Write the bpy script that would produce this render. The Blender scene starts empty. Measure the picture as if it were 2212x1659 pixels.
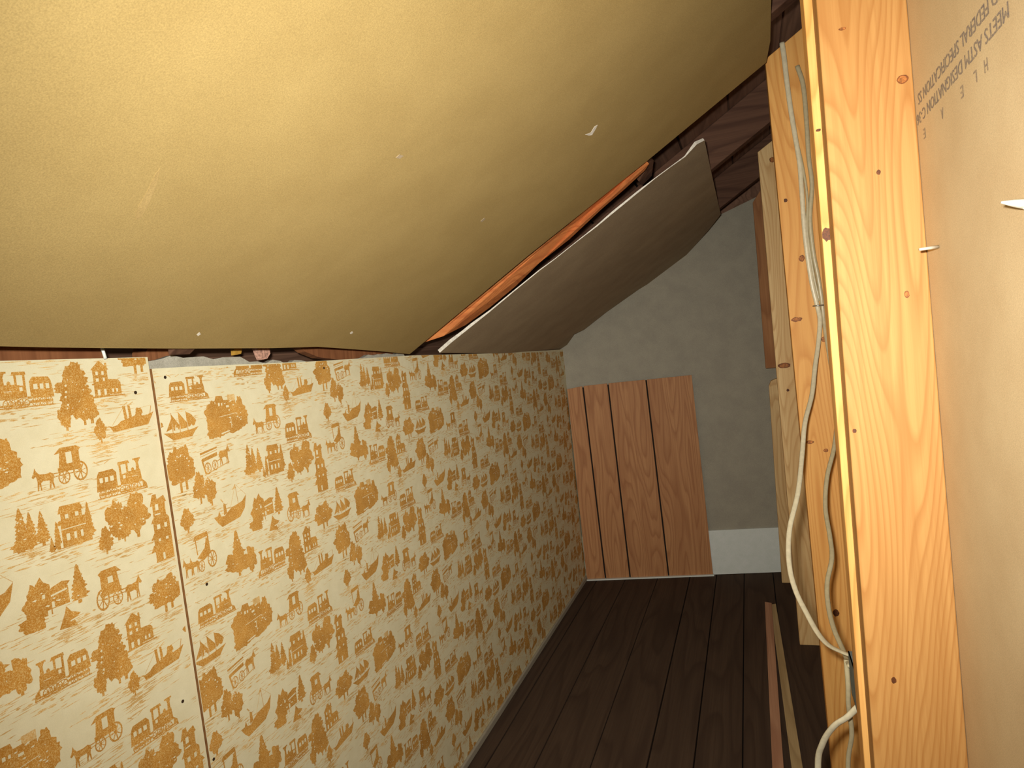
import bpy, bmesh, math, random
from mathutils import Vector, Matrix
from mathutils.geometry import tessellate_polygon

SC = bpy.context.scene
COL = SC.collection
# ---------------------------------------------------------------- camera
W, H, F = 2212.0, 1659.0, 1450.0
YAW, PITCH, ROLL = 0.34111318, -0.041604, -0.10678216
CAMZ = 1.153
cy, sy, cp, sp = math.cos(YAW), math.sin(YAW), math.cos(PITCH), math.sin(PITCH)
FWD = Vector((-sy * cp, cy * cp, sp)); R0 = Vector((cy, sy, 0)); U0 = R0.cross(FWD)
RIGHT = math.cos(ROLL) * R0 + math.sin(ROLL) * U0
UP = -math.sin(ROLL) * R0 + math.cos(ROLL) * U0
CAM = Vector((0, 0, CAMZ))
cd = bpy.data.cameras.new('camera'); co = bpy.data.objects.new('camera', cd); COL.objects.link(co)
cd.sensor_width = 36; cd.lens = F / W * 36; cd.clip_start = 0.02
co.matrix_world = Matrix(((RIGHT.x, UP.x, -FWD.x, 0), (RIGHT.y, UP.y, -FWD.y, 0), (RIGHT.z, UP.z, -FWD.z, CAMZ), (0, 0, 0, 1)))
SC.camera = co
# ---------------------------------------------------------------- world and the camera's flash
wd = bpy.data.worlds.new('world'); SC.world = wd; wd.use_nodes = True
bg = wd.node_tree.nodes['Background']; bg.inputs[0].default_value = (1.0, 0.86, 0.66, 1); bg.inputs[1].default_value = 0.12
ld = bpy.data.lights.new('flash', 'AREA'); ld.shape = 'RECTANGLE'; ld.size = 0.03; ld.size_y = 0.016
ld.energy = 11.2; ld.color = (1.0, 0.96, 0.85); ld.spread = math.radians(107)
lo = bpy.data.objects.new('flash', ld); COL.objects.link(lo)
lp = CAM - 0.030 * RIGHT + 0.035 * UP
lo.matrix_world = co.matrix_world @ Matrix.Rotation(math.radians(-4), 4, 'Y'); lo.matrix_world.translation = lp      # the flash head points a touch to the right
vs = SC.view_settings; vs.view_transform = 'Standard'; vs.look = 'None'; vs.gamma = 1; vs.use_curve_mapping = False
vs.exposure = 0.0

# ---------------------------------------------------------------- pixel -> place
def ray(px, py):
    return (px - W / 2) * RIGHT - (py - H / 2) * UP + F * FWD
def onY(p, Y):
    d = ray(*p); return CAM + d * (Y / d.y)
def onX(p, X):
    d = ray(*p); return CAM + d * (X / d.x)
def onZ(p, Z=0.0):
    d = ray(*p); return CAM + d * ((Z - CAMZ) / d.z)
def onP(p, o, n):
    d = ray(*p); return CAM + d * ((o - CAM).dot(n) / d.dot(n))

XW = -0.864                       # face of the wallpapered knee wall
TS = math.radians(31.0)           # slope of the ceiling
SO = Vector((XW, 0, 1.163)); SN = Vector((-math.sin(TS), 0, math.cos(TS)))   # underside of the slope
def slope(p, off=0.0): return onP(p, SO + SN * off, SN)
def slope_xy(x, y, off=0.0):
    z = SO.z + (x - XW) * math.tan(TS) + off / math.cos(TS)
    return Vector((x, y, z))
EO = Vector((XW, 3.229, 0)); ED = Vector((0.906, 0.128, 0)).normalized(); EN = Vector((ED.y, -ED.x, 0))   # end wall
def endw(p, off=0.0): return onP(p, EO + EN * off, EN)
def end_pt(x, z, off=0.0):
    t = (x - EO.x) / ED.x
    q = EO + ED * t + EN * off; return Vector((q.x, q.y, z))

# ---------------------------------------------------------------- materials
def lin(c):
    return tuple(((v / 255) / 12.92 if v <= 10 else ((v / 255 + 0.055) / 1.055) ** 2.4) for v in c) + (1,)
def newmat(name, rough=0.8, spec=0.25):
    m = bpy.data.materials.new(name); m.use_nodes = True
    nt = m.node_tree; b = nt.nodes['Principled BSDF']
    b.inputs['Roughness'].default_value = rough; b.inputs['Specular IOR Level'].default_value = spec
    return m, nt, b
def node(nt, t, **kw):
    n = nt.nodes.new(t)
    for k, v in kw.items():
        if k in n.inputs: n.inputs[k].default_value = v
        else: setattr(n, k, v)
    return n
def ramp(nt, fac, stops):
    r = nt.nodes.new('ShaderNodeValToRGB'); e = r.color_ramp.elements
    while len(e) < len(stops): e.new(0.5)
    for i, (p, c) in enumerate(stops): e[i].position = p; e[i].color = c
    nt.links.new(fac, r.inputs[0]); return r.outputs[0]
def mapped(nt, scale, coord='Object'):
    t = nt.nodes.new('ShaderNodeTexCoord'); m = nt.nodes.new('ShaderNodeMapping')
    m.inputs['Scale'].default_value = scale; nt.links.new(t.outputs[coord], m.inputs[0]); return m.outputs[0]
def mix(nt, fac, a, b, mode='MIX'):
    m = nt.nodes.new('ShaderNodeMix'); m.data_type = 'RGBA'; m.blend_type = mode
    for s, i in ((fac, 0), (a, 6), (b, 7)):
        if hasattr(s, 'is_output'): nt.links.new(s, m.inputs[i])
        else: m.inputs[i].default_value = s
    return m.outputs[2]
def noise(nt, vec, scale, detail=3, rough=0.6):
    n = node(nt, 'ShaderNodeTexNoise', Scale=scale, Detail=detail, Roughness=rough)
    nt.links.new(vec, n.inputs['Vector']); return n.outputs[0]
def bump(nt, b, h, strength=0.2, dist=0.002):
    n = node(nt, 'ShaderNodeBump', Strength=strength, Distance=dist)
    nt.links.new(h, n.inputs['Height']); nt.links.new(n.outputs[0], b.inputs['Normal'])

def speckled(name, c1, c2, scale=60, rough=0.85, fine=900, fineamt=0.25, bumps=0.1, spec=0.2):
    m, nt, b = newmat(name, rough, spec)
    v = mapped(nt, (1, 1, 1))
    col = ramp(nt, noise(nt, v, scale, 4), [(0.35, lin(c1)), (0.68, lin(c2))])
    g = ramp(nt, noise(nt, v, fine, 2), [(0.3, (1 - fineamt,) * 3 + (1,)), (0.7, (1 + fineamt * .3,) * 3 + (1,))])
    col = mix(nt, 1.0, col, g, 'MULTIPLY')
    nt.links.new(col, b.inputs['Base Color'])
    bump(nt, b, noise(nt, v, fine * .6, 3), bumps, 0.001)
    return m
def wood(name, cl, cd_, ax=2, grain=1.0, rough=0.6, contour=26, streak=0.5, seed=0.0, spec=0.3):
    """sawn softwood: contour lines of a stretched noise give cathedral grain; fine streaks on top"""
    m, nt, b = newmat(name, rough, spec)
    sc = [9 * grain] * 3; sc[ax] = 0.9 * grain
    v = mapped(nt, tuple(sc))
    oi = nt.nodes.new('ShaderNodeObjectInfo')
    va = nt.nodes.new('ShaderNodeVectorMath'); va.operation = 'ADD'
    mu = nt.nodes.new('ShaderNodeVectorMath'); mu.operation = 'SCALE'; mu.inputs[0].default_value = (37, 19, 23)
    nt.links.new(oi.outputs['Random'], mu.inputs['Scale'])
    nt.links.new(v, va.inputs[0]); nt.links.new(mu.outputs[0], va.inputs[1])
    n = noise(nt, va.outputs[0], 1.0, 1.5, 0.4)
    ma = nt.nodes.new('ShaderNodeMath'); ma.operation = 'MULTIPLY'; ma.inputs[1].default_value = contour; nt.links.new(n, ma.inputs[0])
    fr = nt.nodes.new('ShaderNodeMath'); fr.operation = 'FRACT'; nt.links.new(ma.outputs[0], fr.inputs[0])
    g1 = ramp(nt, fr.outputs[0], [(0.0, (.1, .1, .1, 1)), (0.45, (.1,) * 3 + (1,)), (0.86, (1, 1, 1, 1)), (1.0, (.1, .1, .1, 1))])
    sc2 = [170 * grain] * 3; sc2[ax] = 3.0 * grain
    g2 = noise(nt, mapped(nt, tuple(sc2)), 1.0, 3, 0.65)
    sc3 = [22 * grain] * 3; sc3[ax] = 0.8 * grain
    g3 = noise(nt, mapped(nt, tuple(sc3)), 1.0, 2, 0.5)
    a = mix(nt, ramp(nt, g2, [(0.35, (0,) * 3 + (1,)), (0.7, (1,) * 3 + (1,))]), lin(cl), lin(cd_))
    base = mix(nt, streak, lin(cl), a)
    mid = tuple((p * .45 + q * .55) for p, q in zip(cl, cd_))
    base = mix(nt, ramp(nt, g3, [(0.42, (0,) * 3 + (1,)), (0.72, (.7,) * 3 + (1,))]), base, lin(mid))
    gm = nt.nodes.new('ShaderNodeMath'); gm.operation = 'MULTIPLY'; gm.inputs[1].default_value = 0.65; nt.links.new(g1, gm.inputs[0])
    base = mix(nt, gm.outputs[0], base, lin(cd_))
    nt.links.new(base, b.inputs['Base Color'])
    bump(nt, b, g2, 0.12, 0.0008)
    return m
def plain(name, c, rough=0.6, metal=0.0, spec=0.3, vary=0.12, scale=120):
    m, nt, b = newmat(name, rough, spec); b.inputs['Metallic'].default_value = metal
    v = mapped(nt, (1, 1, 1))
    col = ramp(nt, noise(nt, v, scale, 3), [(0.3, lin(tuple(max(0, x * (1 - vary)) for x in c))), (0.7, lin(tuple(min(255, x * (1 + vary * .5)) for x in c)))])
    nt.links.new(col, b.inputs['Base Color']); return m

M = {}
M['pine'] = wood('pine', (188, 141, 82), (158, 104, 48), spec=0.3, contour=44)
M['pine2'] = wood('pine_amber', (230, 178, 104), (192, 128, 60), spec=0.3)
M['pine_pale'] = wood('pine_pale', (240, 208, 152), (196, 148, 92), spec=0.3)
M['oldred'] = wood('old_red_wood', (160, 106, 70), (116, 72, 46), contour=14, rough=0.8, spec=0.15)
M['oldred_x'] = wood('old_red_wood_x', (214, 138, 80), (168, 92, 52), ax=0, contour=14, rough=0.8, spec=0.15)
M['darkrafter'] = wood('dark_rafter', (112, 82, 66), (72, 50, 42), ax=0, contour=10, rough=0.9, spec=0.1)
M['deck'] = wood('dark_roof_board', (150, 114, 94), (106, 78, 64), ax=1, contour=10, rough=0.9, spec=0.1)
M['floorb'] = wood('dark_floor_board', (90, 74, 62), (68, 54, 46), ax=1, contour=9, rough=0.9, spec=0.1)
M['lath'] = wood('lath', (210, 164, 134), (166, 118, 92), ax=1, contour=8, rough=0.85)
M['lath2'] = wood('lath_pale', (206, 182, 138), (166, 140, 100), ax=1, contour=8, rough=0.85)
M['plank'] = wood('panel_plank', (206, 152, 104), (160, 104, 66), contour=16, grain=1.3, rough=0.6)
M['kraft'] = speckled('kraft_paper', (164, 141, 91), (171, 148, 97), scale=9, fine=700, fineamt=0.2, rough=0.85, spec=0.12)
M['kraft_grey'] = speckled('grey_kraft_paper', (168, 150, 124), (180, 162, 134), scale=9, fine=600, fineamt=0.25)
M['kraft_r'] = speckled('tan_kraft_paper', (204, 178, 138), (212, 188, 148), scale=12, fine=900, fineamt=0.18)
M['gypsum'] = plain('gypsum', (232, 226, 214), 0.95)
M['greywall'] = speckled('grey_wall', (168, 162, 148), (178, 172, 156), scale=14, fine=500, fineamt=0.18)
M['plaster'] = speckled('grey_plaster', (176, 172, 158), (196, 192, 178), scale=40, fine=600, fineamt=0.25)
M['whitepaint'] = speckled('white_paint', (234, 242, 238), (242, 248, 246), scale=30, fine=500, fineamt=0.08, rough=0.5)
M['cream'] = speckled('cream_wallpaper', (236, 228, 192), (243, 236, 202), scale=40, fine=1500, fineamt=0.10, rough=0.6, spec=0.3)
M['groove'] = plain('dark_groove', (40, 32, 26), 0.9)
M['dark'] = plain('dark_subfloor', (22, 18, 16), 0.95)
M['cable'] = plain('cable_sheath', (206, 196, 168), 0.35, spec=0.5, vary=0.06)
M['cable2'] = plain('cable_sheath_grey', (176, 164, 132), 0.35, spec=0.5, vary=0.06)
M['steel'] = plain('steel', (190, 190, 186), 0.3, metal=0.9)
M['boxm'] = plain('galvanised', (128, 138, 138), 0.5, metal=0.5)
M['hardboard'] = plain('hardboard_edge', (128, 88, 50), 0.9)
M['hole'] = plain('nail_hole', (58, 40, 24), 0.9)
M['ink'] = speckled('purple_grey_ink', (128, 116, 112), (170, 150, 124), scale=420, fine=900, fineamt=0.2)
M['ink_faint'] = speckled('faint_ink', (146, 128, 116), (184, 162, 128), scale=380, fine=900, fineamt=0.2)
M['insul'] = plain('pink_insulation', (206, 160, 140), 0.95, vary=0.3, scale=200)
M['yellow'] = plain('yellow_scrap', (196, 150, 62), 0.9)
M['knot_rim'] = plain('knot_rim', (126, 72, 32), 0.6, vary=0.3, scale=300)
M['brownb'] = wood('brown_board', (186, 134, 90), (144, 94, 60), contour=14, rough=0.8)
M['nailw'] = plain('bright_nail', (226, 224, 214), 0.35, metal=0.3)
M['kraft_l'] = speckled('rubbed_kraft_paper', (169, 144, 94), (178, 153, 102), scale=30, fine=600, fineamt=0.2)
M['knot'] = plain('knot', (168, 104, 50), 0.6, vary=0.35, scale=300)
M['knot_d'] = plain('dark_knot', (92, 50, 22), 0.6, vary=0.35, scale=300)

def print_mat(name, ink, paper, lo_, hi_, scale):
    m, nt, b = newmat(name, 0.6, 0.3)
    v = mapped(nt, (1, 1, 1))
    f1 = ramp(nt, noise(nt, v, scale, 3, .7), [(lo_, lin(ink)), (hi_, lin(paper))])
    f2 = ramp(nt, noise(nt, v, 26, 2), [(0.35, (0.86, 0.80, 0.7, 1)), (0.65, (1.06, 1.04, 1.0, 1))])
    nt.links.new(mix(nt, 1.0, f1, f2, 'MULTIPLY'), b.inputs['Base Color']); return m
M['print'] = print_mat('toile_print', (198, 140, 54), (236, 208, 142), 0.47, 0.66, 820)
M['printl'] = print_mat('toile_print_light', (216, 170, 92), (238, 222, 178), 0.38, 0.68, 800)

# ---------------------------------------------------------------- builders
def tag(o, label=None, cat=None, group=None, kind=None):
    for k, v in (('label', label), ('category', cat), ('group', group), ('kind', kind)):
        if v: o[k] = v
    return o
def empty(name, loc=(0, 0, 0)):
    o = bpy.data.objects.new(name, None); o.empty_display_size = 0.05; COL.objects.link(o); o.location = loc; return o
def link(name, me, mat, parent=None, smooth=False):
    o = bpy.data.objects.new(name, me); COL.objects.link(o)
    for m in (mat if isinstance(mat, (list, tuple)) else [mat]): me.materials.append(M[m])
    if smooth:
        for p in me.polygons: p.use_smooth = True
    if parent:
        o.parent = parent
        if parent.type == 'EMPTY': o.matrix_parent_inverse = Matrix.Translation(-parent.location)
    return o
def mesh(name, verts, faces, mat, parent=None, smooth=False, mats=None, local=False):
    me = bpy.data.meshes.new(name)
    vv = [Vector(v) for v in verts]; off = None
    if local:
        off = sum(vv, Vector()) / len(vv); vv = [v - off for v in vv]
    me.from_pydata([tuple(v) for v in vv], [], faces)
    o = link(name, me, mat, parent, smooth)
    if local: o.location = off
    if mats:
        for p, i in zip(me.polygons, mats): p.material_index = i
    me.update(); return o
def fixn(o):
    bm = bmesh.new(); bm.from_mesh(o.data); bmesh.ops.recalc_face_normals(bm, faces=bm.faces); bm.to_mesh(o.data); bm.free(); return o
def prism(name, pts, vec, mat, parent=None, edge=None, bevel=0.0):
    """polygon pts extruded by vec; edge faces take the material `edge`"""
    n = len(pts); a = [Vector(p) for p in pts]; v = Vector(vec) if not isinstance(vec, list) else None
    b = [p + (v if v is not None else vec[i]) for i, p in enumerate(a)]
    faces = [tuple(range(n)), tuple(range(2 * n - 1, n - 1, -1))] + [(i, i + n, (i + 1) % n + n, (i + 1) % n) for i in range(n)]
    o = mesh(name, a + b, faces, [mat, edge] if edge else mat, parent, mats=[0, 0] + [1 if edge else 0] * n)
    fixn(o)
    if bevel:
        md = o.modifiers.new('b', 'BEVEL'); md.width = bevel; md.segments = 2; md.limit_method = 'ANGLE'
    return o
def box(name, lo_, hi_, mat, parent=None, bevel=0.0, local=False):
    x0, y0, z0 = lo_; x1, y1, z1 = hi_
    v = [(x0, y0, z0), (x1, y0, z0), (x1, y1, z0), (x0, y1, z0), (x0, y0, z1), (x1, y0, z1), (x1, y1, z1), (x0, y1, z1)]
    f = [(0, 3, 2, 1), (4, 5, 6, 7), (0, 1, 5, 4), (1, 2, 6, 5), (2, 3, 7, 6), (3, 0, 4, 7)]
    o = mesh(name, v, f, mat, parent, local=local)
    if bevel:
        md = o.modifiers.new('b', 'BEVEL'); md.width = bevel; md.segments = 2; md.limit_method = 'ANGLE'
    return o
def catmull(P, k=8):
    out = []; P = [Vector(p) for p in P]; Q = [P[0] * 2 - P[1]] + P + [P[-1] * 2 - P[-2]]
    for i in range(1, len(Q) - 2):
        for j in range(k):
            t = j / k; a, b, c, d = Q[i - 1:i + 3]
            out.append(0.5 * ((2 * b) + (c - a) * t + (2 * a - 5 * b + 4 * c - d) * t * t + (3 * b - a - 3 * c + d) * t ** 3))
    return out + [P[-1]]
def tube(name, P, r1, r2, mat, parent=None, n=10, k=8, side=Vector((1, 0, 0)), taper=None):
    C = catmull(P, k) if k > 1 else [Vector(p) for p in P]; verts = []; faces = []
    for i, c in enumerate(C):
        t = (C[min(i + 1, len(C) - 1)] - C[max(i - 1, 0)]).normalized()
        a = (side - t * side.dot(t)).normalized(); b = t.cross(a)
        s = taper(i / (len(C) - 1)) if taper else 1.0
        for q in range(n):
            w = 2 * math.pi * q / n; verts.append(c + a * (r1 * s * math.cos(w)) + b * (r2 * s * math.sin(w)))
        if i:
            o = (i - 1) * n
            for q in range(n): faces.append((o + q, o + (q + 1) % n, o + n + (q + 1) % n, o + n + q))
    faces.append(tuple(range(n))[::-1]); m0 = len(verts) - n; faces.append(tuple(range(m0, m0 + n)))
    return fixn(mesh(name, verts, faces, mat, parent, smooth=True))

# ================================================================ THE SETTING
# ---- floor: dark boards running down the crawl space
fl = box('floor', (-1.35, -1.3, -0.06), (0.9, 3.75, -0.022), 'dark'); tag(fl, 'dark dusty board floor running down the narrow attic space', kind='structure')
rnd = random.Random(5)
seams = [-1.34, -1.2, -1.07, -0.94, -0.805, -0.665, -0.51, -0.358, -0.235, -0.11, 0.02, 0.15, 0.28, 0.41, 0.54, 0.67, 0.8]
for i in range(len(seams) - 1):
    ends = [-1.3, rnd.uniform(0.2, 1.2), 3.7]
    for y0, y1 in zip(ends[:-1], ends[1:]):
        dz = rnd.uniform(-0.0015, 0.0)
        g = rnd.uniform(0.0010, 0.0024)
        box('floor_board', (seams[i] + g, y0 + .001, -0.022), (seams[i + 1] - g, y1 - .001, dz), 'floorb', fl, bevel=0.0015)

# ---- end wall: grey board, its top cut below the rafters
top = [endw((1557, 463)), endw((1645, 420))]
sl = (top[1].z - top[0].z) / (top[1].x - top[0].x)
xl, xr = XW - 0.02, 0.27
pts = [end_pt(xl, 0), end_pt(xr, 0), end_pt(xr, top[1].z + sl * (xr - top[1].x)), end_pt(top[0].x, top[0].z), end_pt(-0.5, top[0].z - 0.27), end_pt(xl, 1.19)]
wb = prism('wall_back', pts, -EN * 0.012, 'greywall', edge='gypsum'); tag(wb, 'grey board end wall closing the attic space', kind='structure')
prism('gable_light_block', [end_pt(-1.2, 0, -.1), end_pt(.6, 0, -.1), end_pt(.6, 2.15, -.1), end_pt(-1.2, 1.08, -.1)], -EN * .02, 'deck', wb)  # dark sheet added behind the wall top to block the lighter world background
# white baseboard along the end wall
bb = prism('baseboard_back', [end_pt(XW + .004, 0, .013), end_pt(0.068, 0, .013), end_pt(0.068, 0.214, .013), end_pt(XW + .004, 0.218, .013)], -EN * 0.0125, 'whitepaint', bevel=0.001)
tag(bb, 'wide flat white board along the foot of the grey end wall', kind='structure')

# ---- right wall: backs of drywall sheets behind the studs
wr = empty('wall_right', (0.193, 0.9, 0)); tag(wr, 'tan backs of drywall sheets nailed to the far side of the studs', kind='structure')
xs = 0.1935
def sheet_r(y0, y1):
    return prism('drywall_sheet', [(xs, y0, 0.01), (xs, y1, 0.01), (xs, y1, 1.84), (xs, y0, 1.84)], (0.0125, 0, 0), 'kraft_r', wr, edge='gypsum')
sr0 = sheet_r(-1.2, 1.238); sheet_r(1.242, 3.38)
tag(sr0, 'tan paper back of drywall with stamped lettering')

# ---- left knee wall: grey plasterboard with two patterned hardboard panels over it
wl = empty('wall_left', (XW, 1.0, 0)); tag(wl, 'low knee wall covered with brown and cream scenic patterned panels', kind='structure')
rnd = random.Random(11)
pt = []
y = -1.2
tops = []
while y < 3.2:
    if y < .78: z = 1.18
    elif y < 1.62:
        px = 320 + (y - .79) / (1.6 - .79) * 580
        z = 1.196 + 0.012 * math.sin(y * 9) + rnd.uniform(-.006, .006)
        if y > 1.2: z -= (y - 1.2) * .045
    else: z = 1.165
    tops.append((XW - 0.010, y, z)); y += 0.022 if .75 < y < 1.65 else .2
tops.append((XW - 0.010, 3.23, 1.15))
bk = [(XW - 0.010, -1.2, 0.005)] + [(XW - 0.010, 3.23, 0.005)] + tops[::-1]
fixn(prism('plasterboard_backing', bk, (-0.012, 0, 0), 'plaster', wl, edge='plaster'))
T = 0.0055
YS = 0.794
def panel_outline(px_list, X): return [onX(p, X) for p in px_list]
p1 = panel_outline([(0, 779.5), (160, 776), (314, 771.5)], XW)
seam_t = onX((320, 790), XW); seam_b = onX((449, 1656), XW)
ysm = lambda z: seam_t.y + (seam_b.y - seam_t.y) * (z - seam_t.z) / (seam_b.z - seam_t.z)
dz1 = (p1[2].z - p1[0].z) / (p1[2].y - p1[0].y)
z1 = lambda y: p1[0].z + dz1 * (y - p1[0].y)
o1 = [Vector((XW, -1.2, 0.012)), Vector((XW, ysm(0.012) + .0026, 0.012)), Vector((XW, ysm(z1(.78)) + .0026, z1(.78))), Vector((XW, -1.2, z1(-1.2)))]
t2 = [onX(p, XW) for p in ((324, 797), (400, 792.6), (671, 781), (888, 768), (1079, 763), (1206, 756))]
o2 = [Vector((XW, ysm(0.012) + .003, 0.012)), Vector((XW, 3.232, 0.012)), Vector((XW, 3.232, t2[-1].z))] + [Vector((XW, t.y, t.z)) for t in t2[::-1][1:-1]] + [Vector((XW, ysm(t2[0].z) + .003, t2[0].z))]
W1 = prism('wall_panel', [p + Vector((-.0015, 0, 0)) for p in o1], (-T, 0, 0), 'cream', wl, edge='hardboard'); tag(W1, 'near scenic patterned panel, its edge against the next panel')
W2 = prism('wall_panel', [p + Vector((.003, 0, 0)) for p in o2], (-T, 0, 0), 'cream', wl, edge='hardboard'); tag(W2, 'long scenic patterned panel running to the end wall')
bl = prism('baseboard_left', [(XW + .0032, 0.85, 0.0), (XW + .0032, 3.225, 0.0), (XW + .0032, 3.225, 0.02), (XW + .0032, 0.85, 0.022)], (0.009, 0, 0), 'greywall', bevel=0.003)
tag(bl, 'thin grey white strip along the foot of the patterned wall', kind='structure')

# ---- printed motifs of the panels ------------------------------------------------
def arr(*a): return [tuple(p) for p in a]
def rect(x0, y0, x1, y1): return [(x0, y0), (x1, y0), (x1, y1), (x0, y1)]
def blob(r, cx, cy_, rx, ry, n=30, jag=.22):
    n = int(n * 1.7); ph = [r.uniform(0, 6.28) for _ in range(3)]; out = []
    for i in range(n):
        a = 2 * math.pi * i / n
        k = 1 + .09 * math.sin(3 * a + ph[0]) + .07 * math.sin(5 * a + ph[1]) + .06 * math.sin(9 * a + ph[2]) - jag * .5 + jag * 1.05 * r.random()
        out.append((cx + rx * 1.08 * math.cos(a) * k, cy_ + ry * 1.08 * math.sin(a) * k))
    return out
def fir(r, cx, y0, w, h, n=9):
    L = []; R_ = []
    for i in range(n):
        t = i / n; ww = w * (1 - t) ** .75 * (0.82 + .3 * r.random()) * (0.75 + .5 * min(1, t * 6) if t < .15 else 1)
        L += [(cx - ww * .5, y0 + h * t), (cx - ww * .34, y0 + h * (t + .5 / n))]
        R_ += [(cx + ww * .5 * (0.85 + .3 * r.random()), y0 + h * t), (cx + ww * .34, y0 + h * (t + .5 / n))]
    return L + [(cx, y0 + h)] + R_[::-1]
def line(x0, y0, x1, y1, w, asp=1.0):
    dx, dy = x1 - x0, (y1 - y0) * asp; l = math.hypot(dx, dy) or 1
    nx, ny = -dy / l * w / 2, dx / l * w / 2 / asp
    return [(x0 + nx, y0 + ny), (x0 - nx, y0 - ny), (x1 - nx, y1 - ny), (x1 + nx, y1 + ny)]
def ring(cx, cy_, rx, ry, th=.25, n=14):
    out = []
    for i in range(n):
        a, b = 2 * math.pi * i / n, 2 * math.pi * (i + 1) / n
        out.append([(cx + rx * math.cos(a), cy_ + ry * math.sin(a)), (cx + rx * math.cos(b), cy_ + ry * math.sin(b)),
                    (cx + rx * (1 - th) * math.cos(b), cy_ + ry * (1 - th) * math.sin(b)), (cx + rx * (1 - th) * math.cos(a), cy_ + ry * (1 - th) * math.sin(a))])
    return out
def wheel(cx, cy_, rx, ry):
    o = ring(cx, cy_, rx, ry, .2)
    for k in range(4):
        a = math.pi * k / 4 + .2
        o.append(line(cx - rx * math.cos(a), cy_ - ry * math.sin(a), cx + rx * math.cos(a), cy_ + ry * math.sin(a), rx * .16, ry / rx))
    o.append([(cx + rx * .25 * math.cos(i), cy_ + ry * .25 * math.sin(i)) for i in range(6)])
    return o
def horse(x, y, w, h, flip=False):
    P = [(.0, .62), (.1, .80), (.16, 1.0), (.20, .86), (.32, .70), (.60, .66), (.80, .70), (.93, .62), (1.0, .40), (.93, .44), (.90, .30), (.94, .0), (.88, .0), (.82, .26), (.76, .0), (.70, .0), (.74, .36), (.45, .38), (.36, .30), (.38, .0), (.32, .0), (.29, .28), (.24, .0), (.18, .0), (.22, .40), (.18, .62), (.06, .55)]
    return [(x + (1 - u if flip else u) * w, y + v * h) for u, v in P]
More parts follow.
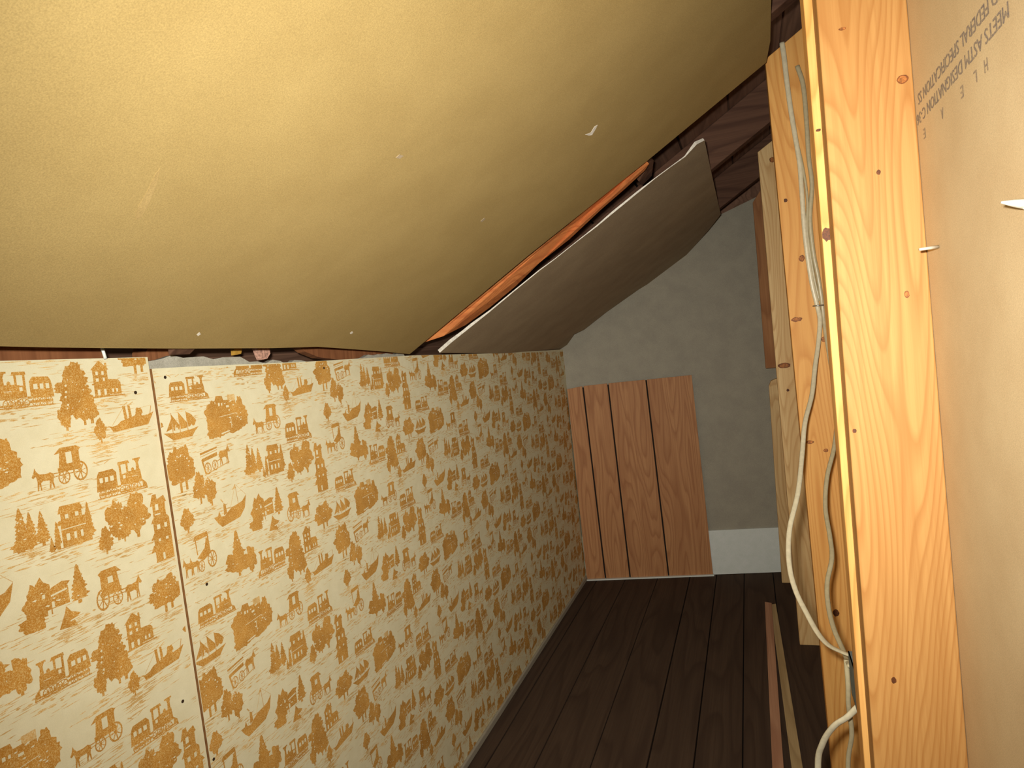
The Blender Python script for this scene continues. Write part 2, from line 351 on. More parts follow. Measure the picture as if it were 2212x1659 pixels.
def motif(name, r):
    D, Lt, Hh = [], [], []
    def trees(specs):
        for k, (cx, y0, w, h) in enumerate(specs):
            D.append(rect(cx - w * .07, y0, cx + w * .07, y0 + h * .3))
            if k % 2 and h > .7: D.append(blob(r, cx, y0 + h * .6, w * .5, h * .42, 34, .18))
            else:
                D.append(blob(r, cx, y0 + h * .48, w * .52, h * .30, 26, .22)); D.append(blob(r, cx + w * .04, y0 + h * .74, w * .34, h * .26, 22, .24))
    if name in ('train', 'train2', 'smalltrain'):
        fl_ = name != 'train'
        q = lambda pl: [[(1 - u, v) for u, v in p] for p in pl] if fl_ else pl
        d = [[(.0, .0), (.10, .10), (.10, .24), (.40, .24), (.40, .62), (.12, .62), (.10, .30), (.02, .18)], rect(.12, .25, .44, .60),
             [(.13, .6), (.20, .6), (.19, .82), (.22, .92), (.11, .92), (.14, .82)], rect(.09, .92, .25, .97), [(.24, .6), (.30, .6), (.30, .68), (.27, .72), (.24, .68)],
             rect(.36, .56, .40, .86), rect(.50, .50, .54, .86), [(.32, .86), (.56, .86), (.55, .95), (.34, .95)], rect(.38, .26, .54, .58),
             [(.60, .24), (1.0, .22), (.97, .66), (.93, .78), (.66, .80), (.60, .68)], rect(.54, .22, .62, .28), rect(.58, .10, .96, .17), rect(.05, .05, .55, .10), rect(.0, .0, 1.0, .035)]
        for cx, rr in ((.22, .085), (.34, .085), (.47, .11), (.68, .075), (.80, .075), (.90, .07)): d += wheel(cx, .12, rr, .13)
        D += q(d)
        Hh += q([rect(.66, .46, .73, .60), rect(.77, .46, .83, .60), rect(.87, .46, .93, .60), rect(.43, .44, .48, .54), rect(.18, .44, .30, .455)])
        if fl_: Lt += [line(.1, .98, .0, 1.1, .02), line(.2, .99, .3, 1.08, .02)]
    elif name == 'talltree':
        D += [blob(r, .5, .84, .26, .17, 26, .22), blob(r, .46, .66, .38, .16, 30, .22), blob(r, .52, .5, .38, .15, 30, .22), blob(r, .42, .4, .32, .14, 26, .22), blob(r, .74, .30, .24, .17, 28, .2), blob(r, .15, .22, .15, .15, 22, .2),
              rect(.60, .05, .66, .3), rect(.14, .0, .2, .15), rect(.78, .06, .86, .22), blob(r, .5, .27, .16, .10, 20, .2), line(.4, .3, .62, .12, .04)]
    elif name == 'tower':
        D += [rect(.06, .0, .56, .8), [(.0, .74), (.62, .74), (.48, .86), (.32, 1.0), (.14, .86)], [(.5, .05), (.98, .03), (.98, .36), (.9, .45), (.5, .48)], rect(.5, .74, .57, .93), rect(.0, .33, .6, .37), rect(-.05, -.02, 1.1, .02)]
        Hh += [rect(.16, .6, .24, .70), rect(.36, .6, .44, .70), rect(.15, .42, .24, .51), rect(.38, .43, .45, .52), rect(.16, .04, .25, .2), rect(.38, .04, .46, .2), rect(.66, .1, .72, .2), rect(.8, .1, .86, .2)]
    elif name == 'steamer':
        D += [[(.0, .26), (.06, .16), (.10, .0), (.85, .10), (.93, .34), (1.0, .56), (.86, .48), (.74, .46), (.66, .72), (.58, .5), (.42, .42), (.28, .36), (.20, .24), (.1, .20)], [(.36, .4), (.42, .4), (.40, .9), (.34, .92)], [(.46, .4), (.52, .4), (.50, .9), (.45, .92)], line(.9, .4, .96, .8, .015), blob(r, .68, .62, .07, .16, 12, .2)]
        Lt += [line(.37, .93, .46, 1.02, .03), line(.48, .93, .58, 1.02, .03), line(.66, .75, .95, .82, .012), line(.1, .25, .36, .85, .012)]
    elif name == 'schooner':
        D += [[(.0, .30), (.18, .08), (.24, .0), (.78, .02), (.88, .2), (1.0, .36), (.8, .30), (.4, .24), (.16, .28)],
              [(.28, .34), (.26, .96), (.46, .52), (.44, .36)], [(.48, .36), (.46, 1.0), (.68, .56), (.66, .38)], [(.7, .40), (.68, .98), (.82, .86), (.95, .6), (.88, .42)], [(.08, .34), (.25, .80), (.25, .42)], line(.26, .2, .26, 1.0, .018), line(.46, .2, .46, 1.0, .018), line(.68, .2, .68, 1.0, .018)]
        Hh += [line(.33, .36, .36, .55, .02), [(.32, .36), (.42, .36), (.38, .46)], [(.72, .38), (.84, .38), (.8, .48)]]
    elif name == 'castle':
        D += [blob(r, .16, .46, .17, .34, 30, .2), blob(r, .17, .74, .08, .14, 18, .25), rect(.24, .3, .56, .88), [(.22, .86), (.44, .86), (.41, .99), (.27, 1.0)], rect(.44, .45, .72, .84), [(.42, .76), (.64, .74), (.62, .86), (.46, .86)], blob(r, .78, .48, .2, .30, 30, .2), blob(r, .82, .76, .06, .16, 18, .22),
              [(.3, .55), (.72, .55), (.66, .68), (.4, .7)], blob(r, .2, .2, .2, .18, 24, .25), blob(r, .52, .2, .26, .12, 24, .25), rect(.25, .2, .9, .34)]
        Lt += [rect(.54, .84, .72, 1.0), rect(.44, .3, .6, .5)]
        Hh += [rect(.3, .76, .34, .83), rect(.37, .76, .4, .82), line(.3, .5, .72, .54, .012), line(.3, .1, .5, .14, .03), rect(.48, .7, .55, .75), line(.56, .2, .56, .45, .01)]
    elif name in ('carrL', 'carrR'):
        fl_ = name == 'carrR'
        d = [horse(.0, .0, .40, .60), [(.48, .44), (.88, .44), (.88, .86), (.92, .93), (.84, 1.0), (.54, 1.0), (.42, .84), (.52, .86)], rect(.46, .36, .9, .48), line(.36, .36, .56, .36, .03), line(.4, .28, .9, .3, .025)] + wheel(.56, .22, .11, .19) + wheel(.87, .30, .14, .27)
        hh = [rect(.63, .56, .74, .86)] if not fl_ else [rect(.62, .64, .73, .80)]
        if fl_: d = [[(1 - u, v) for u, v in p] for p in d]; hh = [[(1 - u, v) for u, v in p] for p in hh]
        D += d; Hh += hh
    elif name == 'cart':
        D += [[(.02, .76), (.58, .90), (.58, .96), (.02, .84)], [(.06, .5), (.56, .62), (.56, .76), (.06, .62)], horse(.60, .22, .40, .78, True), line(.5, .4, .7, .5, .03), line(.06, .6, .14, .06, .05)] + wheel(.22, .24, .11, .22) + wheel(.46, .30, .1, .2)
        Lt += [line(.02, .7, .58, .84, .03), line(.1, .02, .95, .3, .04)]
    elif name == 'buggy':
        D += [[(.36, .86), (.42, .98), (.78, 1.0), (.80, .88)], line(.44, .5, .42, .88, .03), line(.78, .5, .78, .9, .04), [(.42, .42), (.52, .5), (.66, .62), (.72, .84), (.80, .8), (.82, .44), (.6, .32)], horse(.0, .06, .3, .5), horse(.18, .08, .28, .44), line(.3, .3, .6, .34, .03)] + wheel(.52, .2, .09, .15) + wheel(.84, .28, .14, .22)
    elif name == 'boat':
        D += [[(.0, .3), (.1, .12), (.2, .0), (.75, .10), (.92, .3), (1.0, .64), (.86, .50), (.72, .46), (.52, .42), (.4, .34), (.3, .26), (.1, .30)], [(.28, .28), (.38, .32), (.36, .56), (.30, .60)], [(.1, .28), (.16, .44), (.2, .26)], line(.74, .4, .70, 1.0, .012)]
        Lt += [line(.70, 1.0, 1.0, .64, .010), line(.70, .96, .5, .44, .010), line(.30, .62, .24, .72, .03), [(.60, .86), (.70, 1.0), (.72, .9)]]
    elif name == 'bighouse':
        D += [rect(.20, .06, .78, .62), rect(.22, .55, .72, .9), [(.16, .82), (.76, .82), (.70, .98), (.22, 1.0)], [(.1, .55), (.9, .55), (.84, .66), (.16, .66)], fir(r, .86, .1, .3, .86), fir(r, .1, .04, .24, .64), rect(.06, .0, .9, .1)]
        Hh += [rect(.32, .68, .40, .78), rect(.56, .68, .64, .78), rect(.30, .16, .38, .32), rect(.48, .16, .54, .32), rect(.64, .16, .70, .32), line(.2, .44, .78, .44, .02), rect(.14, .02, .2, .14)]
    elif name == 'treesA': D += [fir(r, .26, .1, .5, .9, 11), fir(r, .48, .14, .36, .72), fir(r, .76, .08, .44, .74, 10), rect(.22, .0, .3, .2), rect(.72, .0, .8, .14), fir(r, .95, -.2, .2, .34), blob(r, .3, .14, .3, .12, 20, .3)]
    elif name == 'treesB': trees([(.72, .12, .42, .88), (.36, .18, .36, .72), (.12, .0, .22, .5), (.46, .12, .2, .4)])
    elif name == 'tallhouse':
        D += [rect(.16, .0, .9, .38), rect(.2, .36, .84, .62), rect(.24, .6, .72, .9), [(.16, .84), (.78, .86), (.7, .96), (.44, .92), (.42, 1.0), (.28, 1.0), (.24, .95)], [(.05, .34), (1.0, .36), (.88, .44), (.2, .44)], [(.0, .16), (.95, .18), (.85, .27), (.12, .26)], [(.12, .58), (.85, .6), (.75, .66), (.22, .66)]]
        Hh += [rect(.34, .76, .46, .85), rect(.32, .48, .44, .55), rect(.6, .48, .7, .55), rect(.32, .3, .4, .34), rect(.6, .3, .7, .34), rect(.42, .02, .5, .12), rect(.3, .69, .5, .71)]
    elif name == 'cottage':
        D += [blob(r, .22, .55, .16, .28, 26, .2), [(.18, .6), (.22, .86), (.30, 1.0), (.34, .88), (.42, .8), (.44, .5), (.3, .3)], rect(.36, .3, .68, .66), [(.38, .60), (.66, .66), (.72, .74), (.6, .78), (.44, .72)], fir(r, .84, .28, .34, .74), blob(r, .14, .18, .16, .18, 24, .22), rect(.2, .2, .42, .5), rect(.8, .2, .86, .3)]
        Hh += [line(.42, .56, .66, .60, .035), rect(.42, .32, .46, .44), rect(.3, .56, .34, .64), line(.70, .3, .70, .66, .012), rect(.35, .12, .4, .3)]
    elif name == 'hut': D += [[(.0, .1), (.3, .7), (.4, 1.0), (.6, .7), (1.0, .5), (.7, .3), (.8, .0)]]; Hh += [line(.5, .3, .8, .34, .06)]
    elif name in ('dtree', 'dtree3'):
        D += [blob(r, .36, .72, .22, .22, 26, .2), blob(r, .66, .78, .2, .2, 26, .2), blob(r, .34, .5, .34, .2, 30, .2), blob(r, .7, .52, .3, .24, 30, .2), blob(r, .5, .36, .4, .14, 28, .22), rect(.42, .0, .50, .36), rect(.62, .04, .70, .36)]
    elif name == 'trees': trees([(.3, .14, .5, .86), (.74, .0, .46, .74)])
    elif name == 'tree2': D += [fir(r, .42, .2, .7, .8, 10), blob(r, .34, .36, .36, .18, 28, .22), blob(r, .86, .3, .16, .24, 24, .2), rect(.36, .04, .44, .3), rect(.82, .0, .88, .2), blob(r, .55, .22, .3, .1, 20, .25)]
    else: trees([(.5, .0, .9, 1.0)])
    # flecks of bare paper inside the foliage
    if name in ('talltree', 'castle', 'cottage', 'treesA', 'treesB', 'dtree', 'dtree3', 'trees', 'tree2', 'tree1', 'bush'):
        for _ in range(16):
            cx, cz = r.uniform(.15, .85), r.uniform(.25, .85); a = r.uniform(.012, .035)
            Hh.append([(cx - a, cz), (cx + a * .3, cz - a * .7), (cx + a, cz + a * .3), (cx, cz + a * .6)])
    return D, Lt, Hh
TILE = [('train', .964, 1.170, .070, .045), ('talltree', 1.042, 1.134, .052, .083), ('tower', 1.095, 1.174, .042, .048), ('steamer', 1.112, 1.121, .073, .037), ('bush', 1.088, 1.109, .017, .031), ('carrL', .997, 1.062, .069, .047), ('train2', 1.083, 1.031, .075, .046), ('bighouse', 1.013, .981, .054, .052), ('treesA', .961, .992, .047, .052), ('treesB', 1.076, .955, .080, .069), ('tallhouse', 1.155, .917, .044, .096), ('carrR', 1.061, .878, .066, .053), ('cottage', .963, .891, .083, .060), ('dtree3', 1.142, .838, .053, .051), ('hut', 1.004, .876, .028, .028), ('smalltrain', .819, 1.138, .075, .038), ('schooner', .799, 1.079, .065, .040), ('castle', .890, 1.068, .090, .068), ('dtree', .793, .995, .052, .069), ('cart', .864, 1.011, .062, .043), ('trees', .840, .960, .046, .055), ('tree1', .807, .929, .025, .035), ('boat', .879, .919, .072, .061), ('buggy', .803, .857, .066, .061), ('tree2', .893, .823, .062, .078)]
PW, PH, DROP = 0.405, 0.365, 0.128
tile_polys = []          # (layer, [(y,z)...])
for ti, (nm, y0, z0, w, h) in enumerate(TILE):
    y0 -= w * .05; z0 -= h * .03; w *= 1.1; h *= 1.07
    r = random.Random(100 + ti); D, Lt, Hh = motif(nm, r)
    for lay, S in ((1, D), (0, Lt), (2, Hh)):
        for q_, p in enumerate(S): tile_polys.append((lay + min(q_, 400) * .0022, [(y0 + u * w, z0 + v * h) for u, v in p]))
    for q in range(48):      # dashes of ground or water under every motif
        u = r.gauss(.5, .5); v = -abs(r.gauss(0, .014)) + .001; l = r.uniform(.003, .015)
        yy = y0 + u * w; zz = z0 + v; t = r.uniform(.0003, .0009)
        tile_polys.append((r.uniform(0, .4), [(yy - l, zz), (yy - l * .2, zz - t), (yy + l, zz + .0004), (yy + l * .1, zz + t)]))
    for q in range(6):
        yy = y0 + r.uniform(-.1, 1.1) * w; zz = z0 - r.uniform(.004, .016); l = r.uniform(.003, .008)
        tile_polys.append((r.uniform(0, .4), [(yy - l, zz), (yy, zz - .0013), (yy + l, zz + .0002), (yy + l * .4, zz + .0012), (yy - l * .3, zz + .0016)]))
def clip(poly, a, b, c):     # keep a*y+b*z<=c
    out = []
    for i in range(len(poly)):
        p, q = poly[i - 1], poly[i]; dp = a * p[0] + b * p[1] - c; dq = a * q[0] + b * q[1] - c
        if (dp <= 0) != (dq <= 0):
            t = dp / (dp - dq); out.append((p[0] + (q[0] - p[0]) * t, p[1] + (q[1] - p[1]) * t))
        if dq <= 0: out.append(q)
    return out
def print_panel(panel, xface, ylo, yhi, outline_planes, dy, dz):
    V_, Fc, Mi = [], [], []
    i0, i1 = int(math.floor((ylo - dy - 1.25) / PW)), int(math.ceil((yhi - dy - .75) / PW))
    for i in range(i0, i1 + 1):
        for j in range(-6, 6):
            oy, oz = i * PW + dy, j * PH + dz + i * DROP - PH * math.floor(i * DROP / PH)
            if oz + .80 > 1.25 or oz + 1.24 < 0 or oy + 1.22 < ylo or oy + .76 > yhi: continue
            for lay, p in tile_polys:
                P = [(a + oy, b + oz) for a, b in p]
                ys_ = [a for a, b in P]; zs_ = [b for a, b in P]
                if max(ys_) < ylo - .01 or min(ys_) > yhi + .03 or min(zs_) > 1.22 or max(zs_) < 0.012: continue
                for pl in outline_planes:
                    if any(pl[0] * a + pl[1] * b > pl[2] for a, b in P):
                        P = clip(P, *pl)
                        if len(P) < 3: break
                if len(P) < 3: continue
                x = xface + .00012 + lay * .00013; lay = int(lay)
                n = len(V_); V_ += [(x, a, b) for a, b in P]
                if len(P) == 4: Fc.append((n, n + 1, n + 2, n + 3)); Mi.append(lay)
                else:
                    for t in tessellate_polygon([[Vector((a, b, 0)) for a, b in P]]): Fc.append(tuple(n + k for k in t)); Mi.append(lay)
    o = mesh('printed_pattern', V_, Fc, ['printl', 'print', 'cream'], panel, mats=Mi)
    return o
ky = (seam_b.y - seam_t.y) / (seam_b.z - seam_t.z)          # seam: y = seam_t.y + ky (z - seam_t.z)
cs = seam_t.y - ky * seam_t.z
low = (0, -1, -0.013)
print_panel(W1, XW - .0015, -0.35, 0.83, [(1, -ky, cs - .002), (-dz1, 1, z1(0) - .0005), low], -0.402 + PW, -0.015 + DROP)
tp = [low, (-1, ky, -cs - .004)]
for a, b in zip(t2[:-1], t2[1:]):
    k = (b.z - a.z) / (b.y - a.y)
    if a is t2[0] or a is t2[2] or a is t2[3]: tp.append((-k, 1, a.z - k * a.y - .0005))
tp.append((1, 0, 3.231))
print_panel(W2, XW + .003, 0.79, 3.23, tp, 0.0, 0.0)
# nail holes of the panels
def disc(name, c, n, r, mat, parent, k=10, jag=0.0, ry=None):
    n = n.normalized(); u = n.orthogonal().normalized(); v = n.cross(u)
    if abs(n.x) > .9: u, v = Vector((0, 1, 0)), Vector((0, 0, 1))
    elif abs(n.y) > .9: u, v = Vector((1, 0, 0)), Vector((0, 0, 1))
    rr = random.Random(int(abs(c.y + c.z) * 1e5)); ry = ry or r
    P = [c + u * (r * math.cos(2 * math.pi * i / k) * (1 - jag * rr.random())) + v * (ry * math.sin(2 * math.pi * i / k) * (1 - jag * rr.random())) for i in range(k)]
    return prism(name, P, -n * .0004, mat, parent)
for p, pan in (((293, 848), W1), ((395, 1515), W1), ((357, 815), W2), ((447, 1262), W2), ((462, 1640), W2), ((700, 795), W2)):
    X = XW + (-.0009 if pan is W1 else .0036)
    disc('nail_hole', onX(p, X), Vector((1, 0, 0)), .0026, 'hole', pan)

# ---- ceiling: roof boards, with loose drywall sheets hung below the rafters
ce = empty('ceiling', (XW, 1.0, 1.163)); tag(ce, 'sloping attic ceiling of dark roof boards with drywall sheets hung below', kind='structure')
rnd = random.Random(3)
x = -1.3
while x < 0.75:
    w = rnd.uniform(.13, .16); g = .003
    a = [slope_xy(x + g, -1.3, .125), slope_xy(x + w - g, -1.3, .125), slope_xy(x + w - g, 3.75, .125), slope_xy(x + g, 3.75, .125)]
    prism('roof_board', a, SN * (.02 + rnd.uniform(0, .004)), 'deck', ce); x += w
prism('roof_light_block', [slope_xy(-1.3, -1.3, .152), slope_xy(.75, -1.3, .152), slope_xy(.75, 3.75, .152), slope_xy(-1.3, 3.75, .152)], SN * .004, 'dark', ce)  # unseen dark slab added to stop world light showing through the board seams
# near drywall sheet
lower = [(0, 748), (110, 750.5), (225, 752), (400, 753), (590, 752), (640, 750.5), (685, 749), (766, 754.6), (834, 760), (885, 765)]
P = [slope(p) for p in lower]
k0 = (P[2] - P[0]) / (P[2].y - P[0].y)
P = [P[0] + k0 * (-1.2 - P[0].y)] + P
mid = [slope((1140, 553)), slope((1395, 350)), slope((1655, 135)), slope((1664, 88)), slope((1666, 0))]
P += mid; P.append(Vector((mid[-1].x, -1.2, mid[-1].z)))
S1 = prism('drywall_sheet', P, SN * .012, 'kraft', ce, edge='kraft_grey'); tag(S1, 'large tan drywall sheet with scuffs, nearest part of the slope')
# far drywall sheet: torn near edge shows white gypsum of uneven thickness
near = [((950, 762), .010), ((975, 740), .010), ((1000, 720), .0075), ((1020, 704), .008), ((1060, 672), .004), ((1110, 630), .003), ((1165, 585), .0025), ((1200, 559), .0018), ((1240, 527), .0015), ((1290, 489), .0035), ((1325, 460), .0055), ((1380, 415), .0048), ((1415, 386), .002), ((1450, 360), .0018), ((1480, 339), .003), ((1505, 312), .009), ((1522, 303), .007)]
Pn = [slope(p) for p, t in near]; tn = [t for p, t in near]
rest = [slope(p) for p in ((1535, 365), (1557, 463), (1530, 498), (1462, 574), (1448, 585), (1380, 625), (1310, 674), (1262, 712), (1240, 722), (1225, 745), (1206, 757), (1150, 761), (1079, 763.5))]
S2 = prism('drywall_sheet', Pn + rest, [SN * t for t in tn] + [SN * .012] * len(rest), 'kraft_grey', ce, edge='gypsum'); tag(S2, 'far grey brown drywall sheet with torn white edge')
# scuffs on the near sheet
def scuff(pxs, mat='gypsum'):
    return prism('scuff', [slope(p, -.0004) for p in pxs], SN * .0004, mat, S1)
scuff([(1264, 291), (1276, 287), (1284, 274), (1291, 270), (1288, 277), (1279, 292), (1272, 293)])
scuff([(292, 474), (298, 448), (318, 414), (336, 376), (346, 364), (340, 396), (322, 440), (306, 470)], 'kraft_l')
scuff([(855, 341), (863, 334), (872, 337), (864, 343)], 'kraft_grey')
scuff([(425, 723), (431, 718), (434, 722), (428, 726)])
scuff([(756, 720), (761, 716), (763, 719), (758, 722)])
scuff([(1038, 478), (1046, 471), (1049, 473), (1041, 480)], 'kraft_grey')

# ================================================================ FRAMING
def zroof(x, off=0.0): return SO.z + (x - XW) * math.tan(TS) + off / math.cos(TS)
def stud(name, lo_px, hi_px, Y, width, thick, z0, topoff, mat, wshift=0.0, xo=0.0, top=None):
    """stud whose left front edge follows two photo points"""
    a, b = onY(lo_px, Y), onY(hi_px, Y); k = (b.x - a.x) / (b.z - a.z)
    L = lambda z: a.x + k * (z - a.z) + xo
    zl = top if top else zroof(L(1.75), topoff); zr = top if top else zroof(L(1.75) + width, topoff)
    if wshift: zr = zroof(wshift, topoff)
    RR = (lambda z: wshift) if wshift else (lambda z: L(z) + width)
    f = [Vector((L(z0), Y, z0)), Vector((RR(z0), Y, z0)), Vector((RR(zr), Y, zr)), Vector((L(zl), Y, zl))]
    return prism(name, f, (0, thick, 0), mat, bevel=.0015)
st1 = stud('wall_stud', (1763, 0), (1889, 1651), .851, .0885, .038, 0.0, .012, 'pine', wshift=.1932)
tag(st1, 'broad pale pine stud nearest the camera, against the stamped drywall', 'stud', 'wall studs')
st1b = stud('wall_stud', (1735, 0), (1865, 1620), .894, .088, .038, 0.0, .012, 'pine2', wshift=.1932)
tag(st1b, 'stud doubled behind the nearest stud, only its narrow left edge showing', 'stud', 'wall studs')
st2 = stud('wall_stud', (1654, 141), (1795, 1635), 1.703, .088, .038, 0.0, .026, 'pine2')
tag(st2, 'pine stud carrying the stapled white cables', 'stud', 'wall studs')
st3 = stud('wall_stud', (1635, 310), (1728, 1393), 2.566, .088, .038, 0.0, .03, 'pine_pale')
tag(st3, 'farthest pine stud, behind the stud with cables', 'stud', 'wall studs')
def knots(stud_o, Y, items):
    for (px, py, rx, ry, mt) in items:
        s = Y / F * 1.03
        disc('knot', onY((px, py), Y - .0004), Vector((0, -1, 0)), rx * s, 'knot_d' if mt == 'knot_d' else 'knot_rim', stud_o, 14, .25, ry * s)
        if mt == 'knot': disc('knot_heart', onY((px, py), Y - .0007), Vector((0, -1, 0)), rx * s * .72, 'knot', stud_o, 12, .2, ry * s * .72)
knots(st1, .851, [(1950, 171, 11, 9, 'knot'), (1898, 372, 4, 5, 'knot_d'), (1959, 636, 5, 8, 'knot'), (1846, 931, 4, 5, 'knot_d'), (1931, 1470, 5, 7, 'knot_d'), (1820, 62, 7, 3, 'knot')])
knots(st1b, .894, [(1786, 506, 9, 15, 'knot_d'), (1768, 281, 5, 3, 'knot_d')])
knots(st2, 1.703, [(1697, 433, 4, 4, 'knot_d'), (1732, 558, 6, 7, 'knot'), (1721, 690, 12, 5, 'knot'), (1780, 733, 6, 6, 'knot'), (1750, 955, 8, 4, 'knot'), (1784, 973, 5, 4, 'knot'), (1806, 1324, 7, 8, 'knot_d')])
knots(st3, 2.566, [(1694, 790, 13, 6, 'knot'), (1668, 345, 6, 6, 'knot'), (1702, 843, 3, 3, 'knot_d')])
# old boards standing at the end of the space
a, b = onY((1627, 447), 3.2), onY((1654, 796), 3.2)
ob = prism('hanging_board', [b, b + Vector((.075, 0, 0)), a + Vector((.075, 0, .12)), a + Vector((0, 0, .02))], (0, .03, 0), 'brownb', bevel=.002)
tag(ob, 'reddish brown board end hanging beside the farthest stud, in front of the end wall', 'board')
t0, l0, b0 = onY((1676, 818), 3.2), onY((1661, 834), 3.2), onY((1689, 1255), 3.2)
rb = prism('short_board', [Vector((b0.x, 3.2, 0)), Vector((b0.x + .11, 3.2, 0)), Vector((t0.x + .09, 3.2, t0.z)), t0, onY((1665, 823), 3.2), l0], (0, .03, 0), 'pine_pale', bevel=.002)
tag(rb, 'brown board with a rounded top corner standing below the hanging reddish board', 'board')
# rafters
def rafter(y, x0, x1, thick, depth, mat, off=.0135, xt=None):
    pts = [slope_xy(x0, y, off), slope_xy(x1, y, off), slope_xy(x1, y, off + depth), slope_xy(x0, y, off + depth)]
    return prism('rafter', pts, (0, thick, 0), mat, bevel=.002)
for y, lab in ((-.66, None), (.05, None), (.78, 'dark rafter over the near half of the patterned wall'), (1.44, 'dark rafter along the edge of the large tan ceiling sheet'), (2.22, 'dark rafter above the torn far sheet, showing past its upper corner'), (2.92, 'dark rafter close to the grey end wall')):
    if lab: tag(rafter(y, -.815, .5, .042, .11, 'darkrafter'), lab, 'rafter', 'roof rafters')
# reddish furring board showing in the gap between the two sheets
A = [slope(p, .030) for p in ((900, 745), (1030, 640), (1390, 340))] + [slope(p, .003) for p in ((1402, 354), (1393, 368), (1350, 408), (1298, 453), (1230, 517), (1166, 567), (1113, 619), (1057, 665), (1006, 702), (958, 726))]
fb = prism('furring_board', A, SN * .014, 'oldred_x'); tag(fb, 'reddish wooden board showing in the slanting gap between the two ceiling sheets', 'board')
tag(prism('dust_clump', [slope(p, .02) for p in ((1398, 340), (1412, 346), (1408, 380), (1388, 400), (1380, 392), (1396, 366))], SN * .01, 'darkrafter'), 'dusty grey brown clump at the upper end of the reddish board in the gap', 'debris')

# pieces in the slot between the near sheet and the patterned wall
tpz = prism('top_plate', [(XW - .022, -1.2, 1.14), (XW - .022, .735, 1.14), (XW - .022, .735, 1.245), (XW - .022, -1.2, 1.245)], (-.04, 0, 0), 'oldred', bevel=.002)
tag(tpz, 'brown plank seen in the slot above the near patterned panel', 'plank')
q = [onX(p, XW - .03) for p in ((316, 760), (322, 742), (398, 742), (378, 768), (350, 782), (318, 786))]
tag(prism('wood_block', q, (-.03, 0, 0), 'oldred'), 'small red wood block in the slot beside the near panel corner', 'block')
q = [onX(p, XW - .025) for p in ((640, 744), (770, 744), (850, 756), (850, 772), (740, 778), (690, 772), (660, 760))]
tag(prism('wood_sliver', q, (-.02, 0, 0), 'oldred'), 'orange brown split wood in the slot above the long patterned panel', 'wood piece')
q = [onX(p, XW - .015) for p in ((553, 745), (582, 745), (584, 764), (577, 775), (566, 777), (561, 766))]
tag(prism('insulation_tuft', q, (-.012, 0, 0), 'insul'), 'pinkish white tuft poking out of the slot above the long patterned panel', 'insulation')
q = [onX(p, XW - .02) for p in ((505, 745), (524, 745), (521, 764), (507, 767))]
tag(prism('yellow_scrap', q, (-.008, 0, 0), 'yellow'), 'small yellow scrap in the dark slot above the long patterned panel', 'scrap')
tag(tube('nail', [onX((220, 750), XW + .012), onX((228, 775), XW + .012)], .0022, .0022, 'whitepaint', k=1, n=8), 'pale nail bridging the slot above the near patterned panel', 'nail')

# ================================================================ THINGS
# wood-grain paneling offcut against the end wall
po = empty('paneling_sheet', end_pt(-.56, 0, .03)); tag(po, 'wood grain paneling offcut with dark grooves standing against the grey end wall', 'wood panel')
OFF = .0215
tops_ = [(1224, 841), (1259, 834), (1313, 828), (1395.5, 820), (1494, 810)]
bots_ = [(1268, 1252), (1308, 1248), (1361, 1245), (1444, 1238), (1540, 1235)]
tp_ = [endw(p, OFF) for p in tops_]; bt_ = [endw(p, OFF) for p in bots_]
for b in bt_: b.z = .006
tp_[0] = end_pt(XW + .006, tp_[0].z, OFF); bt_[0] = end_pt(XW + .006, .006, OFF)
prism('backing', [bt_[0] - EN * .003, bt_[-1] - EN * .003, tp_[-1] - EN * .003, tp_[0] - EN * .003], -EN * .003, 'groove', po)
gv = ED * .0035
for i in range(4):
    l = gv if i else Vector(); r_ = gv if i < 3 else Vector()
    prism('plank', [bt_[i] + l, bt_[i + 1] - r_, tp_[i + 1] - r_, tp_[i] + l], -EN * .0029, 'plank', po, bevel=.0008)
ws = prism('trim_1', [end_pt(XW + .004, 0, .034), end_pt(-.25, 0, .034), end_pt(-.25, .006, .034), end_pt(XW + .004, .005, .034)], -EN * .0205, 'whitepaint')
tag(ws, 'thin white strip on the floor under the wood panel', kind='structure')

# cables
def P_(*l): return [onY((a, b), Y) for a, b, Y in l]
ca = P_((1689, 92, 1.697), (1694, 125, 1.697), (1699, 170, 1.697), (1707, 230, 1.697), (1716, 285, 1.697), (1727, 350, 1.697), (1731, 400, 1.697), (1739, 508, 1.697), (1752, 602, 1.697), (1764, 655, 1.697), (1771, 690, 1.69), (1768, 740, 1.67), (1761, 790, 1.63), (1754, 852, 1.57), (1739, 913, 1.5), (1733, 979, 1.44), (1724, 1062, 1.36), (1707, 1135, 1.3), (1703, 1185, 1.26), (1707, 1234, 1.22), (1720, 1279, 1.18), (1740, 1320, 1.14), (1765, 1365, 1.09), (1789, 1393, 1.05), (1822, 1410, 1.01), (1848, 1420, .985))
tag(tube('electrical_cable', ca, .0058, .0034, 'cable', taper=lambda t: 1 - .32 * t), 'flat white cable bowing out left of the studs before entering the metal box', 'cable', 'white cables')
cb = P_((1722, 142, 1.697), (1735, 185, 1.697), (1742, 260, 1.697), (1747, 340, 1.697), (1754, 400, 1.697), (1750, 472, 1.697), (1757, 545, 1.697), (1768, 602, 1.697), (1776, 655, 1.697), (1782, 710, 1.69), (1795, 790, 1.66), (1808, 880, 1.6), (1803, 960, 1.52), (1787, 1029, 1.46), (1783, 1095, 1.4), (1793, 1160, 1.33), (1797, 1205, 1.28), (1787, 1258, 1.23), (1789, 1307, 1.18), (1801, 1357, 1.12), (1822, 1406, 1.06), (1836, 1440, 1.0))
tag(tube('electrical_cable', cb, .0052, .0032, 'cable2', taper=lambda t: 1 - .3 * t), 'greyish cable hugging the stud face in an S bend beside the bowed cable', 'cable', 'white cables')
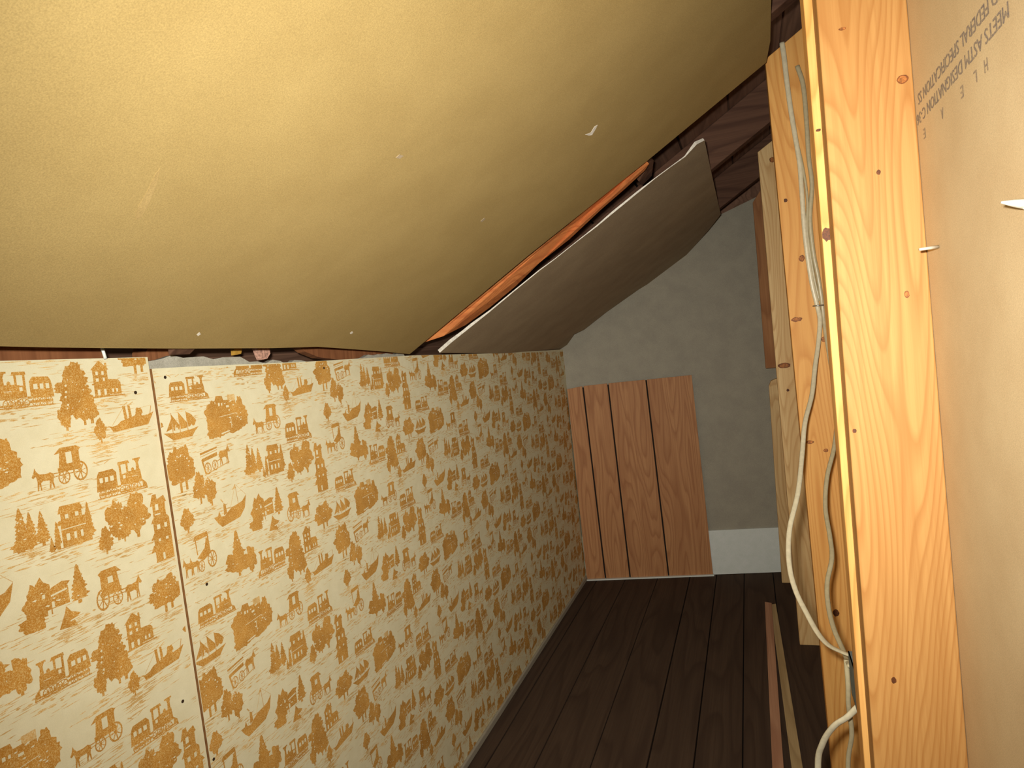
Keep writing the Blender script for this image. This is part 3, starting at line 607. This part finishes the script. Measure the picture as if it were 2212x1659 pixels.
cc = P_((1720, 300, 1.6975), (1734, 360, 1.6975), (1744, 430, 1.6975), (1744, 500, 1.6975), (1757, 590, 1.6975), (1770, 650, 1.6975))
tag(tube('electrical_cable', cc, .0030, .0026, 'cable2'), 'thin cable lying between the two cables on the upper stud face', 'cable', 'white cables')
cl = P_((1856, 1524, .985), (1830, 1549, .99), (1801, 1569, 1.0), (1777, 1606, 1.02), (1767, 1659, 1.04)); e = cl[-1]
cl += [e + Vector((-.002, .01, -.12)), Vector((e.x + .01, e.y + .03, .12)), Vector((e.x + .03, e.y + .05, .006))]
tag(tube('electrical_cable', cl, .0045, .003, 'cable'), 'white cable looping down left out of the bottom of the metal box', 'cable', 'white cables')
ce_ = P_((1828, 1425, 1.02), (1832, 1480, 1.02), (1833, 1524, 1.03), (1840, 1586, 1.05), (1832, 1659, 1.07)); e = ce_[-1]
ce_ += [e + Vector((0, .01, -.12)), Vector((e.x, e.y + .02, .15)), Vector((e.x + .01, e.y + .03, .006))]
tag(tube('electrical_cable', ce_, .0034, .0026, 'cable2'), 'thin cable hanging straight down past the metal box', 'cable', 'white cables')
s0, s1 = onY((1757, 661), 1.689), onY((1779, 659), 1.689)
tag(tube('cable_staple', [s0 + Vector((0, .013, 0)), s0, s1, s1 + Vector((0, .013, 0))], .0016, .0016, 'steel', k=1, n=6, side=Vector((0, 0, 1))), 'small metal staple pinning the cables to the stud', 'staple')
# junction box fixed to the back of the doubled stud
bo = empty('electrical_box', (.12, .96, .6)); tag(bo, 'grey metal electrical box half hidden behind the nearest studs', 'electrical box')
b1, b2 = onY((1838, 1432), .95), onY((1852, 1526), .95)
zt, zb, xb = b1.z, b2.z, b1.x + .001
th = .0015
for nm, lo_, hi_ in (('side_plate', (xb, .934, zb), (xb + th, .985, zt)), ('side_plate', (xb + .055, .934, zb), (xb + .055 + th, .985, zt)), ('back_plate', (xb, .933, zb), (xb + .056, .9345, zt)), ('end_plate', (xb, .934, zt - th), (xb + .056, .985, zt)), ('end_plate', (xb, .934, zb), (xb + .056, .985, zb + th))):
    box(nm, lo_, hi_, 'boxm', bo)
tube('cable_clamp', [Vector((xb + .02, .96, zt)), Vector((xb + .02, .96, zt + .012))], .008, .008, 'steel', bo, k=1)

# lath strips on the floor
def strip(pxs, mat, label, th_=.008):
    P = [onZ(p, th_) for p in pxs]
    far, near_ = (P[0] + P[1]) / 2, (P[2] + P[3]) / 2
    d = (near_ - far) * .35; P[2] += d; P[3] += d
    tag(prism('lath_strip', P, (0, 0, -th_ + .0002), mat, bevel=.001), label, 'wood strip', 'lath strips on the floor')
strip([(1652, 1300), (1667, 1302), (1693, 1657), (1668, 1657)], 'lath', 'reddish lath strip lying lengthwise on the dark floor, left of the pair')
strip([(1664, 1306), (1676, 1304), (1735, 1657), (1709, 1657)], 'lath2', 'paler lath strip lying on the dark floor, splayed right of the other', .006)
# nails coming through the drywall
nb = onX((2026, 533), .1925); nt_ = onY((1986, 539), nb.y - .012)
tag(tube('nail', [nb, nt_], .0021, .0021, 'nailw', k=1, n=8, side=Vector((0, 0, 1)), taper=lambda t: 1 if t < .9 else .6), 'shiny nail poking through the drywall beside the nearest stud', 'nail')
nb = onX((2222, 441), .1925); nt_ = onY((2162, 437), nb.y)
sc_ = empty('drywall_screw', nb); tag(sc_, 'bright screw tip with plaster crumbs poking through drywall at the frame edge', 'screw')
tube('shank', [nb, nb.lerp(nt_, .55), nt_], .0026, .0026, 'nailw', sc_, k=1, n=8, side=Vector((0, 0, 1)), taper=lambda t: 1.6 if t < .3 else (1 if t < .9 else .3))
tube('plaster_crumb', [nb + Vector((.001, 0, 0)), nb.lerp(nt_, .2), nb.lerp(nt_, .38)], .005, .004, 'gypsum', sc_, k=3, n=9, side=Vector((0, 0, 1)), taper=lambda t: 1.1 - .8 * t)

# stamped lettering on the drywall back (upside down, reading away from the camera)
def stamp(text, y0, y1, z0, height, mat):
    cu = bpy.data.curves.new('t', 'FONT'); cu.body = text; cu.size = 1; cu.resolution_u = 2
    to = bpy.data.objects.new('t', cu); COL.objects.link(to)
    bpy.context.view_layer.update()
    me = bpy.data.meshes.new_from_object(to.evaluated_get(bpy.context.evaluated_depsgraph_get())); bpy.data.objects.remove(to)
    xs_ = [v.co.x for v in me.vertices]; ys_ = [v.co.y for v in me.vertices]
    a, b, c, d = min(xs_), max(xs_), min(ys_), max(ys_)
    for v in me.vertices:
        u = (v.co.x - a) / (b - a); w = (v.co.y - c) / (d - c)
        v.co = (xs - .0003, y0 + (y1 - y0) * u, z0 - height * w)
    n = len(me.vertices)
    V2 = [v.co.copy() for v in me.vertices] + [v.co + Vector((-.0001, .0007, .0002)) for v in me.vertices]
    F2 = [tuple(p.vertices) for p in me.polygons]; F2 += [tuple(i + n for i in f) for f in F2]      # printed heavy: strokes doubled
    me = bpy.data.meshes.new('stamped_text'); me.from_pydata(V2, [], F2)
    me.name = 'stamped_text'; return link('stamped_text', me, mat, sr0)
stamp('MEETS ASTM DESIGNATION C-36', .580, .849, 1.3645, .0115, 'ink')
stamp('AND FEDERAL SPECIFICATION SS', .572, .838, 1.3835, .0115, 'ink')
for ch, y in (('H', .628), ('L', .654), ('E', .690), ('A', .752), ('E', .820)):
    stamp(ch, y, y + .0075, 1.3435, .010, 'ink_faint')
